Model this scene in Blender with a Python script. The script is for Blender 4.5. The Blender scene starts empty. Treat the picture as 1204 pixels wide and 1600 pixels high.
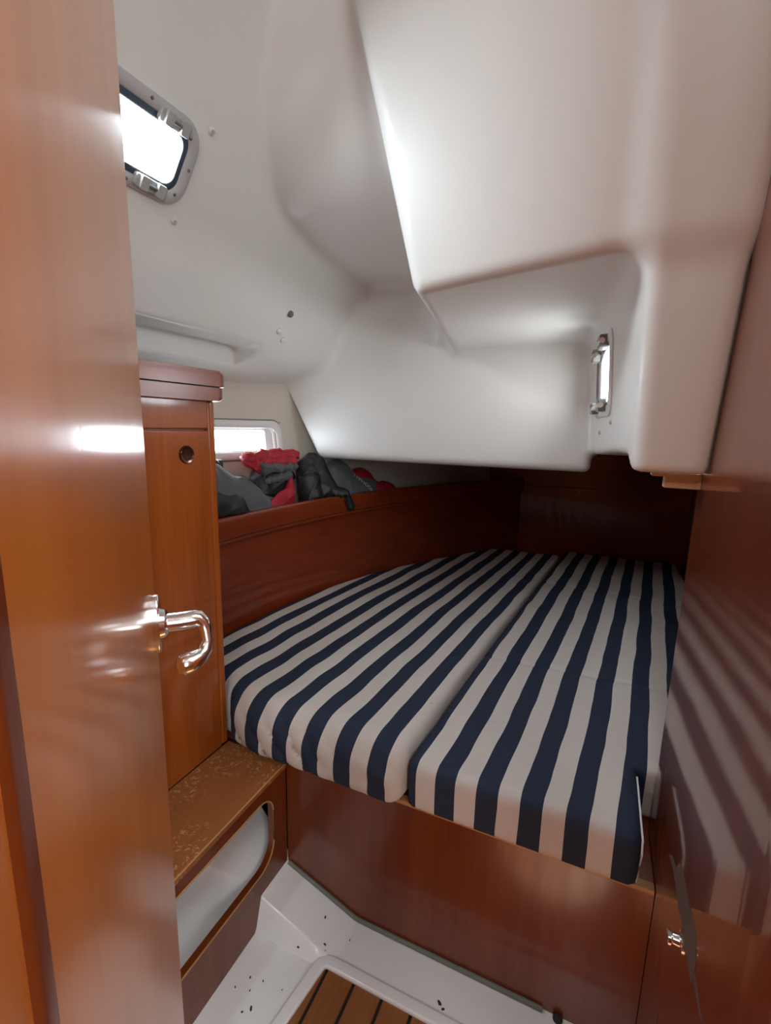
import bpy, bmesh, math, random
import numpy as np
from mathutils import Vector, Matrix

# ------------------------------------------------------------------ camera, light, exposure
scene = bpy.context.scene
COL = scene.collection
random.seed(7)

def cam_basis(yaw, pitch, roll):
    fw = Vector((-math.sin(yaw)*math.cos(pitch), math.cos(yaw)*math.cos(pitch), -math.sin(pitch)))
    r = Vector((math.cos(yaw), math.sin(yaw), 0)); u = r.cross(fw)
    c, s = math.cos(roll), math.sin(roll)
    return c*r+s*u, -s*r+c*u, fw
cd = bpy.data.cameras.new('camera'); cam = bpy.data.objects.new('camera', cd); COL.objects.link(cam)
cr, cu, cf = cam_basis(math.radians(23.9), math.radians(10.4), math.radians(1.26))
cam.matrix_world = Matrix(((cr.x, cu.x, -cf.x, 0), (cr.y, cu.y, -cf.y, 0), (cr.z, cu.z, -cf.z, 1.40), (0, 0, 0, 1)))
cd.sensor_fit = 'HORIZONTAL'; cd.sensor_width = 36; cd.lens = 743.52/1204*36
cd.clip_start = 0.01
scene.camera = cam

world = bpy.data.worlds.new('daylight'); scene.world = world; world.use_nodes = True
bg = world.node_tree.nodes['Background']
bg.inputs[0].default_value = (0.86, 0.93, 1.0, 1); bg.inputs[1].default_value = 7.0

scene.view_settings.view_transform = 'Standard'; scene.view_settings.look = 'None'
scene.view_settings.exposure = 0.58; scene.view_settings.gamma = 1.0
scene.view_settings.use_curve_mapping = False
scene.cycles.use_denoising = True; scene.cycles.adaptive_threshold = 0.02
scene.cycles.max_bounces = 8; scene.cycles.diffuse_bounces = 5; scene.cycles.glossy_bounces = 4
scene.cycles.transparent_max_bounces = 12
scene.cycles.sample_clamp_indirect = 6.0

def area(name, loc, normal, sx, sy, power, color=(1, 1, 1), xdir=None):
    l = bpy.data.lights.new(name, 'AREA'); l.shape = 'RECTANGLE'; l.size = sx; l.size_y = sy
    l.energy = power; l.color = color
    o = bpy.data.objects.new(name, l); COL.objects.link(o)
    z = -Vector(normal).normalized()
    x = Vector(xdir) if xdir else Vector((1, 0, 0))
    x = (x - z*x.dot(z)).normalized(); y = z.cross(x)
    o.matrix_world = Matrix(((x.x, y.x, z.x, loc[0]), (x.y, y.y, z.y, loc[1]), (x.z, y.z, z.z, loc[2]), (0, 0, 0, 1)))
    return o
# daylight: through the coaming portlight, the hull window, the cockpit portlight, and from the saloon
# behind the camera (its deck hatch and its companionway)
area('daylight_coaming_portlight', (-1.035, 0.78, 2.045), (0.84, 0, -0.54), 0.36, 0.15, 8.2, (0.88, 0.97, 0.98), (0, 1, 0))
area('daylight_hull_window', (-1.56, 1.70, 1.33), (1, -0.1, -0.1), 0.60, 0.12, 1.6, (0.95, 0.98, 1.0), (0, 1, 0))
area('daylight_cockpit_portlight', (0.10, 1.66, 1.56), (-1, -0.1, -0.07), 0.36, 0.18, 2.3, (1.0, 0.99, 0.96), (0, 1, 0))
area('daylight_saloon_hatch', (0.10, -0.95, 2.42), (0, 0.35, -1), 0.55, 0.55, 17, (0.92, 0.985, 1.0))
area('daylight_companionway', (1.0, -0.95, 1.65), (-1, 0.75, 0.02), 0.6, 0.9, 12.5, (0.91, 0.99, 1.0))
sb = bpy.data.lights.new('sunbeam_companionway', 'SPOT'); sb.energy = 3200; sb.color = (1.0, 0.90, 0.76); sb.spot_size = math.radians(8.5); sb.spot_blend = 0.3; sb.shadow_soft_size = 0.02
sbo = bpy.data.objects.new('sunbeam_companionway', sb); COL.objects.link(sbo); sbo.location = (0.62, -1.55, 2.2)
sbo.rotation_euler = (Vector((0.02, 0.42, 0.0))-Vector((0.62, -1.55, 2.2))).to_track_quat('-Z', 'Y').to_euler()

# ------------------------------------------------------------------ materials
def new_mat(name):
    m = bpy.data.materials.new(name); m.use_nodes = True
    nt = m.node_tree; return m, nt, nt.nodes['Principled BSDF']
def plain(name, col, rough=0.4, metal=0.0, coat=0.0, spec=0.5, bump=0.0, bscale=200, sheen=0.0):
    m, nt, b = new_mat(name)
    b.inputs['Base Color'].default_value = (*col, 1); b.inputs['Roughness'].default_value = rough
    b.inputs['Metallic'].default_value = metal; b.inputs['Coat Weight'].default_value = coat
    b.inputs['Coat Roughness'].default_value = 0.1; b.inputs['Specular IOR Level'].default_value = spec
    b.inputs['Sheen Weight'].default_value = sheen
    if bump:
        tc = nt.nodes.new('ShaderNodeTexCoord'); n = nt.nodes.new('ShaderNodeTexNoise'); n.inputs['Scale'].default_value = bscale
        bp = nt.nodes.new('ShaderNodeBump'); bp.inputs['Strength'].default_value = bump; bp.inputs['Distance'].default_value = 0.002
        nt.links.new(tc.outputs['Object'], n.inputs['Vector']); nt.links.new(n.outputs['Fac'], bp.inputs['Height'])
        nt.links.new(bp.outputs['Normal'], b.inputs['Normal'])
    return m
def wood(name, dark, light, axis='Z', rough=0.35, coat=1.0, coat_rough=0.08, scale=1.0, worn=False, bump=0.05):
    m, nt, b = new_mat(name); N = nt.nodes.new; L = nt.links.new
    tc = N('ShaderNodeTexCoord'); mp = N('ShaderNodeMapping')
    s = {'X': (0.9, 15, 15), 'Y': (15, 0.9, 15), 'Z': (15, 15, 0.9)}[axis]
    mp.inputs['Scale'].default_value = tuple(v*scale for v in s)
    L(tc.outputs['Object'], mp.inputs['Vector'])
    n1 = N('ShaderNodeTexNoise'); n1.inputs['Scale'].default_value = 1.0; n1.inputs['Detail'].default_value = 6; n1.inputs['Distortion'].default_value = 0.6
    L(mp.outputs['Vector'], n1.inputs['Vector'])
    mp2 = N('ShaderNodeMapping'); mp2.inputs['Scale'].default_value = tuple(v*scale*7 if v > 2 else v*scale*4 for v in s)
    L(tc.outputs['Object'], mp2.inputs['Vector'])
    n2 = N('ShaderNodeTexNoise'); n2.inputs['Scale'].default_value = 1.0; n2.inputs['Detail'].default_value = 4
    L(mp2.outputs['Vector'], n2.inputs['Vector'])
    mx = N('ShaderNodeMix'); mx.data_type = 'FLOAT'; mx.inputs['Factor'].default_value = 0.35
    L(n1.outputs['Fac'], mx.inputs['A']); L(n2.outputs['Fac'], mx.inputs['B'])
    cr = N('ShaderNodeValToRGB'); cr.color_ramp.elements[0].position = 0.28; cr.color_ramp.elements[1].position = 0.74
    cr.color_ramp.elements[0].color = (*dark, 1); cr.color_ramp.elements[1].color = (*light, 1)
    L(mx.outputs['Result'], cr.inputs['Fac'])
    out = cr.outputs['Color']
    if worn:
        n3 = N('ShaderNodeTexNoise'); n3.inputs['Scale'].default_value = 60; n3.inputs['Detail'].default_value = 8; n3.inputs['Distortion'].default_value = 1.5
        L(tc.outputs['Object'], n3.inputs['Vector'])
        n4 = N('ShaderNodeTexNoise'); n4.inputs['Scale'].default_value = 6; L(tc.outputs['Object'], n4.inputs['Vector'])
        r3 = N('ShaderNodeValToRGB'); r3.color_ramp.elements[0].position = 0.565; r3.color_ramp.elements[1].position = 0.62
        L(n3.outputs['Fac'], r3.inputs['Fac'])
        r4 = N('ShaderNodeValToRGB'); r4.color_ramp.elements[0].position = 0.40; r4.color_ramp.elements[1].position = 0.6
        L(n4.outputs['Fac'], r4.inputs['Fac'])
        mu = N('ShaderNodeMath'); mu.operation = 'MULTIPLY'; L(r3.outputs['Color'], mu.inputs[0]); L(r4.outputs['Color'], mu.inputs[1])
        mu2 = N('ShaderNodeMath'); mu2.operation = 'MULTIPLY'; mu2.inputs[1].default_value = 0.8; L(mu.outputs[0], mu2.inputs[0])
        mc = N('ShaderNodeMix'); mc.data_type = 'RGBA'; L(mu2.outputs[0], mc.inputs['Factor']); L(out, mc.inputs['A'])
        mc.inputs['B'].default_value = (0.52, 0.32, 0.14, 1); out = mc.outputs['Result']
    L(out, b.inputs['Base Color'])
    b.inputs['Roughness'].default_value = rough; b.inputs['Coat Weight'].default_value = coat; b.inputs['Coat Roughness'].default_value = coat_rough
    b.inputs['Specular IOR Level'].default_value = 0.3
    bp = N('ShaderNodeBump'); bp.inputs['Strength'].default_value = bump; bp.inputs['Distance'].default_value = 0.002
    L(n2.outputs['Fac'], bp.inputs['Height']); L(bp.outputs['Normal'], b.inputs['Normal']); L(bp.outputs['Normal'], b.inputs['Coat Normal'])
    return m

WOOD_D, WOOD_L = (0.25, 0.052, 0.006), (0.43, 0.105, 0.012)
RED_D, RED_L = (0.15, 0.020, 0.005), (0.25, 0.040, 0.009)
M_wood = wood('varnished_mahogany', WOOD_D, WOOD_L, coat=0.6)
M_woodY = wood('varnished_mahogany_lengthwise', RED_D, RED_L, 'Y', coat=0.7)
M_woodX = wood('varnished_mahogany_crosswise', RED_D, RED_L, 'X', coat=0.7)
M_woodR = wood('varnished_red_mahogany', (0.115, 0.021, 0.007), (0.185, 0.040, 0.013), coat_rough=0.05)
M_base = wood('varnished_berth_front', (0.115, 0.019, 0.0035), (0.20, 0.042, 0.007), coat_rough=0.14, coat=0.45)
M_door = wood('varnished_door_veneer', (0.54, 0.155, 0.022), (0.74, 0.255, 0.042), coat_rough=0.13, scale=0.8, rough=0.35, coat=0.75)
M_step = wood('worn_step_varnish', (0.22, 0.070, 0.018), (0.33, 0.115, 0.030), 'Y', rough=0.5, coat=0.1, worn=True)
M_edge = wood('raw_wood_edge', (0.40, 0.20, 0.07), (0.55, 0.30, 0.12), 'Y', rough=0.5, coat=0.3)
M_pale = wood('pale_bare_wood', (0.55, 0.33, 0.17), (0.66, 0.42, 0.24), 'X', rough=0.6, coat=0.0)
M_teak = wood('teak_plank', (0.20, 0.068, 0.018), (0.34, 0.125, 0.035), 'Y', rough=0.45, coat=0.25)
M_capW = wood('cap_mahogany', (0.19, 0.032, 0.012), (0.28, 0.055, 0.020), 'Y', coat_rough=0.22, coat=0.5)
M_stop = plain('dark_light_stop', (0.07, 0.05, 0.04), 0.8)  # dark so the added unseen plates bounce little light onto the berth
M_dark = plain('black_caulk', (0.008, 0.007, 0.006), 0.7)
M_gel = plain('white_gelcoat_liner', (0.80, 0.80, 0.765), 0.40, coat=0.2, bump=0.02, bscale=60)
M_floor = plain('white_gelcoat_floor', (0.86, 0.855, 0.84), 0.30, coat=0.3, bump=0.03, bscale=90)
M_vinyl = plain('beige_vinyl_lining', (0.60, 0.54, 0.46), 0.6, bump=0.15, bscale=300)
M_frame = plain('grey_plastic_frame', (0.50, 0.50, 0.51), 0.35)
M_wframe = plain('white_plastic_frame', (0.74, 0.74, 0.72), 0.35)
M_gasket = plain('blue_grey_gasket', (0.03, 0.06, 0.10), 0.3)
M_latch = plain('light_grey_latch', (0.42, 0.43, 0.42), 0.3)
M_latchd = plain('smoked_latch_plastic', (0.16, 0.155, 0.14), 0.2)
M_chrome = plain('chrome', (0.86, 0.86, 0.86), 0.16, metal=1.0)
M_screw = plain('steel_screw', (0.25, 0.25, 0.25), 0.3, metal=1.0)
M_cap = plain('white_screw_cap', (0.75, 0.74, 0.72), 0.35)
M_capg = plain('grey_rubber_plug', (0.13, 0.13, 0.13), 0.5)
M_seal = plain('grey_green_sealant', (0.17, 0.185, 0.15), 0.6)
M_dirt = plain('dark_dirt', (0.015, 0.014, 0.015), 0.7)
M_chip = plain('bare_chipped_veneer', (0.10, 0.065, 0.050), 0.8, bump=0.5, bscale=150)
M_bronze = plain('brown_bronze_ring', (0.10, 0.035, 0.02), 0.22, metal=0.7, coat=0.5)
M_grey = plain('slate_grey_cloth', (0.085, 0.092, 0.102), 0.75, bump=0.7, bscale=55, sheen=0.15)
M_black = plain('black_cloth', (0.014, 0.015, 0.017), 0.5, bump=0.7, bscale=55)
M_red = plain('red_cloth', (0.38, 0.010, 0.022), 0.6, bump=0.7, bscale=55)
M_white = plain('white_print', (0.75, 0.75, 0.74), 0.6)

def glass_mat():
    m = bpy.data.materials.new('clear_pane'); m.use_nodes = True; nt = m.node_tree; nt.nodes.clear()
    o = nt.nodes.new('ShaderNodeOutputMaterial'); t = nt.nodes.new('ShaderNodeBsdfTransparent'); g = nt.nodes.new('ShaderNodeBsdfGlossy')
    g.inputs['Roughness'].default_value = 0.03; mx = nt.nodes.new('ShaderNodeMixShader'); mx.inputs[0].default_value = 0.05
    t.inputs[0].default_value = (0.95, 0.97, 1.0, 1)
    nt.links.new(t.outputs[0], mx.inputs[1]); nt.links.new(g.outputs[0], mx.inputs[2]); nt.links.new(mx.outputs[0], o.inputs[0])
    return m
M_glass = glass_mat()

def stripe_mat(name, u0, seedoff):
    """flat woven stripes: 5 cm navy, 5 cm off-white, running along the berth"""
    m, nt, b = new_mat(name); N = nt.nodes.new; L = nt.links.new
    tc = N('ShaderNodeTexCoord'); sp = N('ShaderNodeSeparateXYZ'); L(tc.outputs['Object'], sp.inputs[0])
    wob = N('ShaderNodeTexNoise'); wob.inputs['Scale'].default_value = 3.5; wob.inputs['Detail'].default_value = 2
    mpw = N('ShaderNodeMapping'); mpw.inputs['Location'].default_value = (seedoff, 0, 0); L(tc.outputs['Object'], mpw.inputs[0]); L(mpw.outputs[0], wob.inputs['Vector'])
    wm = N('ShaderNodeMath'); wm.operation = 'MULTIPLY_ADD'; wm.inputs[1].default_value = 0.018; wm.inputs[2].default_value = -0.009; L(wob.outputs['Fac'], wm.inputs[0])
    a = N('ShaderNodeMath'); a.operation = 'MULTIPLY_ADD'; a.inputs[1].default_value = -0.092; L(sp.outputs['Y'], a.inputs[0]); L(sp.outputs['X'], a.inputs[2])
    a2 = N('ShaderNodeMath'); a2.operation = 'ADD'; L(a.outputs[0], a2.inputs[0]); L(wm.outputs[0], a2.inputs[1])
    c = N('ShaderNodeMath'); c.operation = 'SUBTRACT'; c.inputs[1].default_value = u0; L(a2.outputs[0], c.inputs[0])
    d = N('ShaderNodeMath'); d.operation = 'DIVIDE'; d.inputs[1].default_value = 0.0995; L(c.outputs[0], d.inputs[0])
    fr = N('ShaderNodeMath'); fr.operation = 'FRACT'; L(d.outputs[0], fr.inputs[0])
    lt = N('ShaderNodeMath'); lt.operation = 'LESS_THAN'; lt.inputs[1].default_value = 0.5; L(fr.outputs[0], lt.inputs[0])
    mc = N('ShaderNodeMix'); mc.data_type = 'RGBA'; L(lt.outputs[0], mc.inputs['Factor'])
    mc.inputs['A'].default_value = (0.60, 0.545, 0.50, 1); mc.inputs['B'].default_value = (0.021, 0.031, 0.056, 1)
    L(mc.outputs['Result'], b.inputs['Base Color']); b.inputs['Roughness'].default_value = 0.8
    b.inputs['Specular IOR Level'].default_value = 0.25
    n = N('ShaderNodeTexNoise'); n.inputs['Scale'].default_value = 14; n.inputs['Detail'].default_value = 3
    mp = N('ShaderNodeMapping'); mp.inputs['Scale'].default_value = (0.7, 1.6, 1); L(tc.outputs['Object'], mp.inputs[0]); L(mp.outputs[0], n.inputs['Vector'])
    bp = N('ShaderNodeBump'); bp.inputs['Strength'].default_value = 0.35; bp.inputs['Distance'].default_value = 0.01
    L(n.outputs['Fac'], bp.inputs['Height']); L(bp.outputs['Normal'], b.inputs['Normal'])
    return m

# ------------------------------------------------------------------ mesh helpers
def tag(o, label=None, cat=None, group=None, kind=None):
    if label: o['label'] = label
    if cat: o['category'] = cat
    if group: o['group'] = group
    if kind: o['kind'] = kind
    return o
def empty(name, loc, label=None, cat=None, group=None, kind=None):
    o = bpy.data.objects.new(name, None); o.location = loc; o.empty_display_size = 0.05; COL.objects.link(o)
    return tag(o, label, cat, group, kind)
def child(o, parent):
    if parent is not None:
        o.parent = parent
        if parent.type == 'EMPTY': o.matrix_parent_inverse = Matrix.Translation(-parent.location)
    return o
def link(name, me, mat, parent=None, smooth=False):
    if isinstance(me, bmesh.types.BMesh):
        bmesh.ops.recalc_face_normals(me, faces=me.faces)
        md = bpy.data.meshes.new(name); me.to_mesh(md); me.free(); me = md
    me.materials.clear(); me.materials.append(mat)
    if smooth: me.polygons.foreach_set('use_smooth', [True]*len(me.polygons))
    o = bpy.data.objects.new(name, me); COL.objects.link(o)
    return child(o, parent)
def soft(o, ang=40):
    o.data.polygons.foreach_set('use_smooth', [True]*len(o.data.polygons))
    o.data.set_sharp_from_angle(angle=math.radians(ang)); return o
def wnorm(o):
    m = o.modifiers.new('weighted', 'WEIGHTED_NORMAL'); m.keep_sharp = True; return o
def pydata(name, v, f, mat, parent=None, smooth=False):
    me = bpy.data.meshes.new(name); me.from_pydata([tuple(p) for p in v], [], [tuple(q) for q in f]); me.update()
    return link(name, me, mat, parent, smooth)
def box_bm(lo, hi, bev=0.0, seg=2):
    bm = bmesh.new(); bmesh.ops.create_cube(bm, size=1)
    for v in bm.verts:
        for i in range(3): v.co[i] = lo[i] + (v.co[i]+0.5)*(hi[i]-lo[i])
    if bev: bmesh.ops.bevel(bm, geom=list(bm.edges), offset=bev, segments=seg, profile=0.5, affect='EDGES')
    return bm
def box(name, lo, hi, mat, parent=None, bev=0.0, seg=2):
    o = link(name, box_bm(lo, hi, bev, seg), mat, parent)
    return wnorm(soft(o)) if bev else o
def prism(name, poly, origin, e1, e2, n, depth, mat, parent=None, bev=0.0, seg=2):
    """polygon (a,b) in the plane origin+a*e1+b*e2, extruded by depth along n"""
    o0, a1, a2, nn = Vector(origin), Vector(e1), Vector(e2), Vector(n)
    bm = bmesh.new(); k = len(poly)
    lo = [bm.verts.new(o0+a1*a+a2*b) for a, b in poly]; hi = [bm.verts.new(o0+a1*a+a2*b+nn*depth) for a, b in poly]
    bm.faces.new(lo); top = bm.faces.new(hi)
    for i in range(k): bm.faces.new((lo[i], lo[(i+1) % k], hi[(i+1) % k], hi[i]))
    if bev: bmesh.ops.bevel(bm, geom=list(top.edges), offset=bev, segments=seg, profile=0.5, affect='EDGES')
    o = link(name, bm, mat, parent)
    return wnorm(soft(o)) if bev else soft(o)
def rrect(w0, w1, h0, h1, r, seg=6):
    pts = []
    rr = r if isinstance(r, (list, tuple)) else [r]*4
    for (cx, cy, a0, q) in ((w1-rr[0], h1-rr[0], 0, rr[0]), (w0+rr[1], h1-rr[1], 90, rr[1]), (w0+rr[2], h0+rr[2], 180, rr[2]), (w1-rr[3], h0+rr[3], 270, rr[3])):
        for i in range(seg+1):
            a = math.radians(a0+90*i/seg); pts.append((cx+q*math.cos(a), cy+q*math.sin(a)))
    return pts
def ring(name, outer, inner, origin, e1, e2, n, depth, mat, parent=None, bev=0.003):
    o0, a1, a2, nn = Vector(origin), Vector(e1), Vector(e2), Vector(n)
    bm = bmesh.new(); k = len(outer)
    P = lambda ab, h: bm.verts.new(o0+a1*ab[0]+a2*ab[1]+nn*h)
    def mixp(p, q, t): return (p[0]+(q[0]-p[0])*t, p[1]+(q[1]-p[1])*t)
    loops = []
    for t, h in ((0, 0), (0, depth-bev), (0.12, depth), (0.88, depth), (1, depth-bev), (1, -0.012)):
        loops.append([P(mixp(outer[i], inner[i], t), h) for i in range(k)])
    for A, B in zip(loops, loops[1:]):
        for i in range(k): bm.faces.new((A[i], A[(i+1) % k], B[(i+1) % k], B[i]))
    return soft(link(name, bm, mat, parent), 50)
def tube(name, path, rad, mat, parent=None, seg=14, cap=True, squash=1.0, up=(0, 0, 1)):
    pts = [Vector(p) for p in path]; n = len(pts)
    rads = rad if isinstance(rad, (list, tuple)) else [rad]*n
    bm = bmesh.new(); loops = []
    upv = Vector(up)
    for i in range(n):
        t = (pts[min(i+1, n-1)]-pts[max(i-1, 0)]).normalized()
        s = t.cross(upv)
        if s.length < 1e-3: s = t.cross(Vector((0, 1, 0)))
        s.normalize(); w = s.cross(t)
        loops.append([bm.verts.new(pts[i]+s*math.cos(2*math.pi*j/seg)*rads[i]*squash+w*math.sin(2*math.pi*j/seg)*rads[i]) for j in range(seg)])
    for A, B in zip(loops, loops[1:]):
        for j in range(seg): bm.faces.new((A[j], A[(j+1) % seg], B[(j+1) % seg], B[j]))
    if cap: bm.faces.new(loops[0][::-1]); bm.faces.new(loops[-1])
    return soft(link(name, bm, mat, parent), 50)
def lathe(name, origin, axis, prof, mat, parent=None, seg=20):
    """profile of (distance along axis, radius)"""
    ax = Vector(axis).normalized(); s = ax.orthogonal().normalized(); w = ax.cross(s); o0 = Vector(origin)
    bm = bmesh.new(); loops = []
    for h, r in prof:
        loops.append([bm.verts.new(o0+ax*h+(s*math.cos(2*math.pi*j/seg)+w*math.sin(2*math.pi*j/seg))*max(r, 1e-5)) for j in range(seg)])
    for A, B in zip(loops, loops[1:]):
        for j in range(seg): bm.faces.new((A[j], A[(j+1) % seg], B[(j+1) % seg], B[j]))
    bm.faces.new(loops[0][::-1]); bm.faces.new(loops[-1])
    return soft(link(name, bm, mat, parent), 40)

def rmax(a, b, r):
    return np.minimum(np.maximum(a+r, b+r), 0) + np.sqrt(np.maximum(a+r, 0)**2+np.maximum(b+r, 0)**2) - r
def smin(a, b, k):
    h = np.clip(0.5+0.5*(b-a)/k, 0, 1); return b*(1-h)+a*h - k*h*(1-h)
def smax(a, b, k): return -smin(-a, -b, k)
def sstep(a, b, x):
    t = np.clip((x-a)/(b-a), 0, 1); return t*t*(3-2*t)

def nets(f, lo, hi, h, iters=5, drop=None):
    """surface nets of f=0 (f<0 solid); returns verts, quads"""
    lo = np.array(lo, float); n = np.maximum(np.ceil((np.array(hi)-lo)/h).astype(int)+1, 3)
    ax = [lo[i]+h*np.arange(n[i]) for i in range(3)]
    g = np.meshgrid(*ax, indexing='ij'); val = f(*g); ins = val < 0
    c = np.zeros(tuple(n-1), int)
    for dx in (0, 1):
        for dy in (0, 1):
            for dz in (0, 1): c += ins[dx:n[0]-1+dx, dy:n[1]-1+dy, dz:n[2]-1+dz]
    act = (c > 0) & (c < 8); idx = -np.ones(act.shape, int); idx[act] = np.arange(act.sum())
    ijk = np.argwhere(act); cen = lo+h*(ijk+0.5); p = cen.copy(); e = h*0.1
    for _ in range(iters):
        v = f(p[:, 0], p[:, 1], p[:, 2])
        gx = np.stack([(f(*(p+np.eye(3)[i]*e).T)-f(*(p-np.eye(3)[i]*e).T))/(2*e) for i in range(3)], 1)
        p = p-(v/np.maximum((gx**2).sum(1), 1e-4))[:, None]*gx
        p = cen+np.clip(p-cen, -0.75*h, 0.75*h)
    quads = []
    for a in range(3):
        b_, c_ = (a+1) % 3, (a+2) % 3
        s0 = [slice(None)]*3; s1 = [slice(None)]*3; s0[a] = slice(0, -1); s1[a] = slice(1, None)
        A, B = ins[tuple(s0)], ins[tuple(s1)]
        ed = np.argwhere(A != B)
        ed = ed[(ed[:, b_] > 0) & (ed[:, c_] > 0) & (ed[:, b_] < n[b_]-1) & (ed[:, c_] < n[c_]-1)]
        if not len(ed): continue
        flip = A[tuple(ed.T)]
        def cell(db, dc):
            q = ed.copy(); q[:, b_] += db; q[:, c_] += dc; return idx[tuple(q.T)]
        q = np.stack([cell(-1, -1), cell(0, -1), cell(0, 0), cell(-1, 0)], 1)
        q[~flip] = q[~flip][:, ::-1]
        quads.append(q)
    q = np.concatenate(quads)
    if drop is not None:
        m = p[q].mean(1); q = q[~drop(m[:, 0], m[:, 1], m[:, 2])]
    used = np.unique(q); rem = -np.ones(len(p), int); rem[used] = np.arange(len(used))
    return p[used], rem[q]
def nets_obj(name, f, lo, hi, h, mat, parent=None, drop=None, iters=5):
    v, q = nets(f, lo, hi, h, iters, drop)
    me = bpy.data.meshes.new(name)
    me.vertices.add(len(v)); me.vertices.foreach_set('co', v.astype(np.float32).ravel())
    me.loops.add(q.size); me.loops.foreach_set('vertex_index', q.astype(np.int32).ravel())
    me.polygons.add(len(q)); me.polygons.foreach_set('loop_start', np.arange(0, q.size, 4, dtype=np.int32))
    me.update(calc_edges=True); me.validate()
    return link(name, me, mat, parent, smooth=True)

# ------------------------------------------------------------------ shared geometry of the cabin
XF = np.polyfit([0.7, 1.0, 1.294, 1.668, 2.131, 2.6, 3.04, 3.5], [-1.225, -1.225, -1.222, -1.204, -1.10, -0.925, -0.70, -0.43], 4)
def xside(y): return np.polyval(XF, y)             # foot of the panel along the hull side of the berth
def xhull(y, z): return np.minimum(xside(np.maximum(y, 1.2))-0.215-0.12*(z-1.0), 9)
R_X, BED_Y, BED_Z, STEP_X, CAB_X = 0.195, 1.015, 0.44, -0.749, -0.96

# ------------------------------------------------------------------ white moulded liner (side deck, coaming, cockpit seat, footwell)
nA = np.array([0.8445, 0, -0.5355]); pA = np.array([-0.978, 2.0, 2.013])
def f_front(x, y, z): return (1.08-0.25*(z-1.32)+0.28*np.maximum(0.03-x, 0)**1.15 - y)*0.94
def xwell(y, z): return 0.064-0.10*(y-1.08)-0.07*(z-1.32)
def liner(x, y, z):
    sA = nA[0]*(x-pA[0])+nA[2]*(z-pA[2])
    sd = 0.304*(x+1.205)-0.953*(z-1.655)
    s1 = smax(sA, sd, 0.035)
    # long handhold recess under the coaming
    bx = rmax(np.abs(x+1.24)-0.10, rmax(z-1.684, y-1.525, 0.03), 0.010)
    s1 = smax(s1, -bx, 0.005)
    e = 0.35*np.exp(-(np.minimum(np.maximum(y, 0.75), 3)-1.05)/0.14)
    sB = (1.99+e-z)/np.sqrt(1+(e/0.14)**2)
    s = smin(s1, sB, 0.022)
    cut = -(0.864*(x+1.442)+0.503*(z-1.58))
    sC = rmax(2.0-y+0.02*np.sin(x*2.2), 1.233-z, 0.035)
    sC = rmax(sC, x-(xwell(y, z)+0.0), 0.03)
    sC = rmax(sC, cut, 0.012)
    s = smin(s, sC, 0.045)
    fr = f_front(x, y, z)
    zu = 1.70+0.03*(x+0.45)+0.02*(y-1.1)*np.clip(x+0.6, 0, 1)
    xl = -0.43-0.18*(y-1.12)-0.24*(z-1.69)
    sM = rmax(fr, zu-z, 0.022); sM = rmax(sM, xl-x, 0.03); sM = rmax(sM, x-0.193, 0.014)
    zD = 1.317+0.028*sstep(1.10, 1.17, y)-0.035*sstep(1.2, 2.0, y)
    sD = rmax(fr, xwell(y, z)-x, 0.022); sD = rmax(sD, zD-z, 0.015); sD = rmax(sD, x-0.193, 0.014)
    s2 = smin(sM, sD, 0.06)
    return smin(s, s2, 0.05)
# portlight in the coaming: plane axes
u1 = Vector((0, 1, 0)); u2 = Vector((0.5355, 0, 0.8445)); un = Vector((0.8445, 0, -0.5355))
H0 = Vector((pA[0], 0.0, pA[2]))
def in_hatch(x, y, z):
    s = 0.5355*(x-pA[0])+0.8445*(z-pA[2])
    return (y > 0.56) & (y < 0.962) & (s < 0.057) & (s > -0.083) & (x < -0.8) & (y < 1.0)
def in_port(x, y, z):
    return (np.abs(x-xwell(y, z)) < 0.03) & (y > 1.475) & (y < 1.835) & (z > 1.468) & (z < 1.638)
ceil = nets_obj('ceiling', liner, (-1.50, 0.02, 1.19), (0.205, 2.40, 2.46), 0.0105, M_gel,
                drop=lambda x, y, z: in_hatch(x, y, z) | in_port(x, y, z) | (x < -1.475) | (y > 2.385) | (z > 2.44))
tag(ceil, 'white moulded fibreglass headliner curving down around the cockpit', None, None, 'structure')

# portlight in the coaming (window_1)
w1 = empty('window_1', (H0+u1*0.77), 'grey framed opening portlight high on the white coaming side', None, None, 'structure')
oo, ii = rrect(0.52, 0.990, -0.108, 0.084, [0.06, 0.06, 0.06, 0.06]), rrect(0.552, 0.960, -0.080, 0.056, [0.035]*4)
ring('flange', oo, ii, H0+un*0.001, u1, u2, un, 0.008, M_frame, w1)
ring('gasket', rrect(0.548, 0.964, -0.084, 0.060, 0.036), rrect(0.566, 0.946, -0.066, 0.043, 0.026), H0+un*0.001, u1, u2, un, 0.004, M_gasket, w1)
prism('pane', rrect(0.560, 0.952, -0.072, 0.049, 0.028), H0-un*0.012, u1, u2, un, 0.004, M_glass, w1)
ring('pane_rim', rrect(0.5645, 0.9475, -0.0675, 0.0445, 0.028), rrect(0.5675, 0.9445, -0.0645, 0.0415, 0.025), H0-un*0.004, u1, u2, un, 0.012, M_latch, w1, 0.001)
for (y0, y1, s0, s1) in ((0.862, 0.945, 0.044, 0.072), (0.850, 0.935, -0.098, -0.070)):
    lt = prism('latch', rrect(y0, y1, s0, s1, 0.006, 3), H0+un*0.006, u1, u2, un, 0.012, M_latch, w1, 0.003)
    for k in (0.1, 0.62):
        a = y0+(y1-y0)*k
        prism('latch_arm', rrect(a, a+0.022, s0-0.001, s1+0.001, 0.004, 3), H0+un*0.017, u1, u2, un, 0.010, M_latch, lt, 0.002)
    lathe('pivot', H0+u1*((y0+y1)/2-0.02)+u2*((s0+s1)/2)+un*0.022, u1, [(0, 0.004), (0.045, 0.004)], M_latchd, lt, 10)
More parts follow.
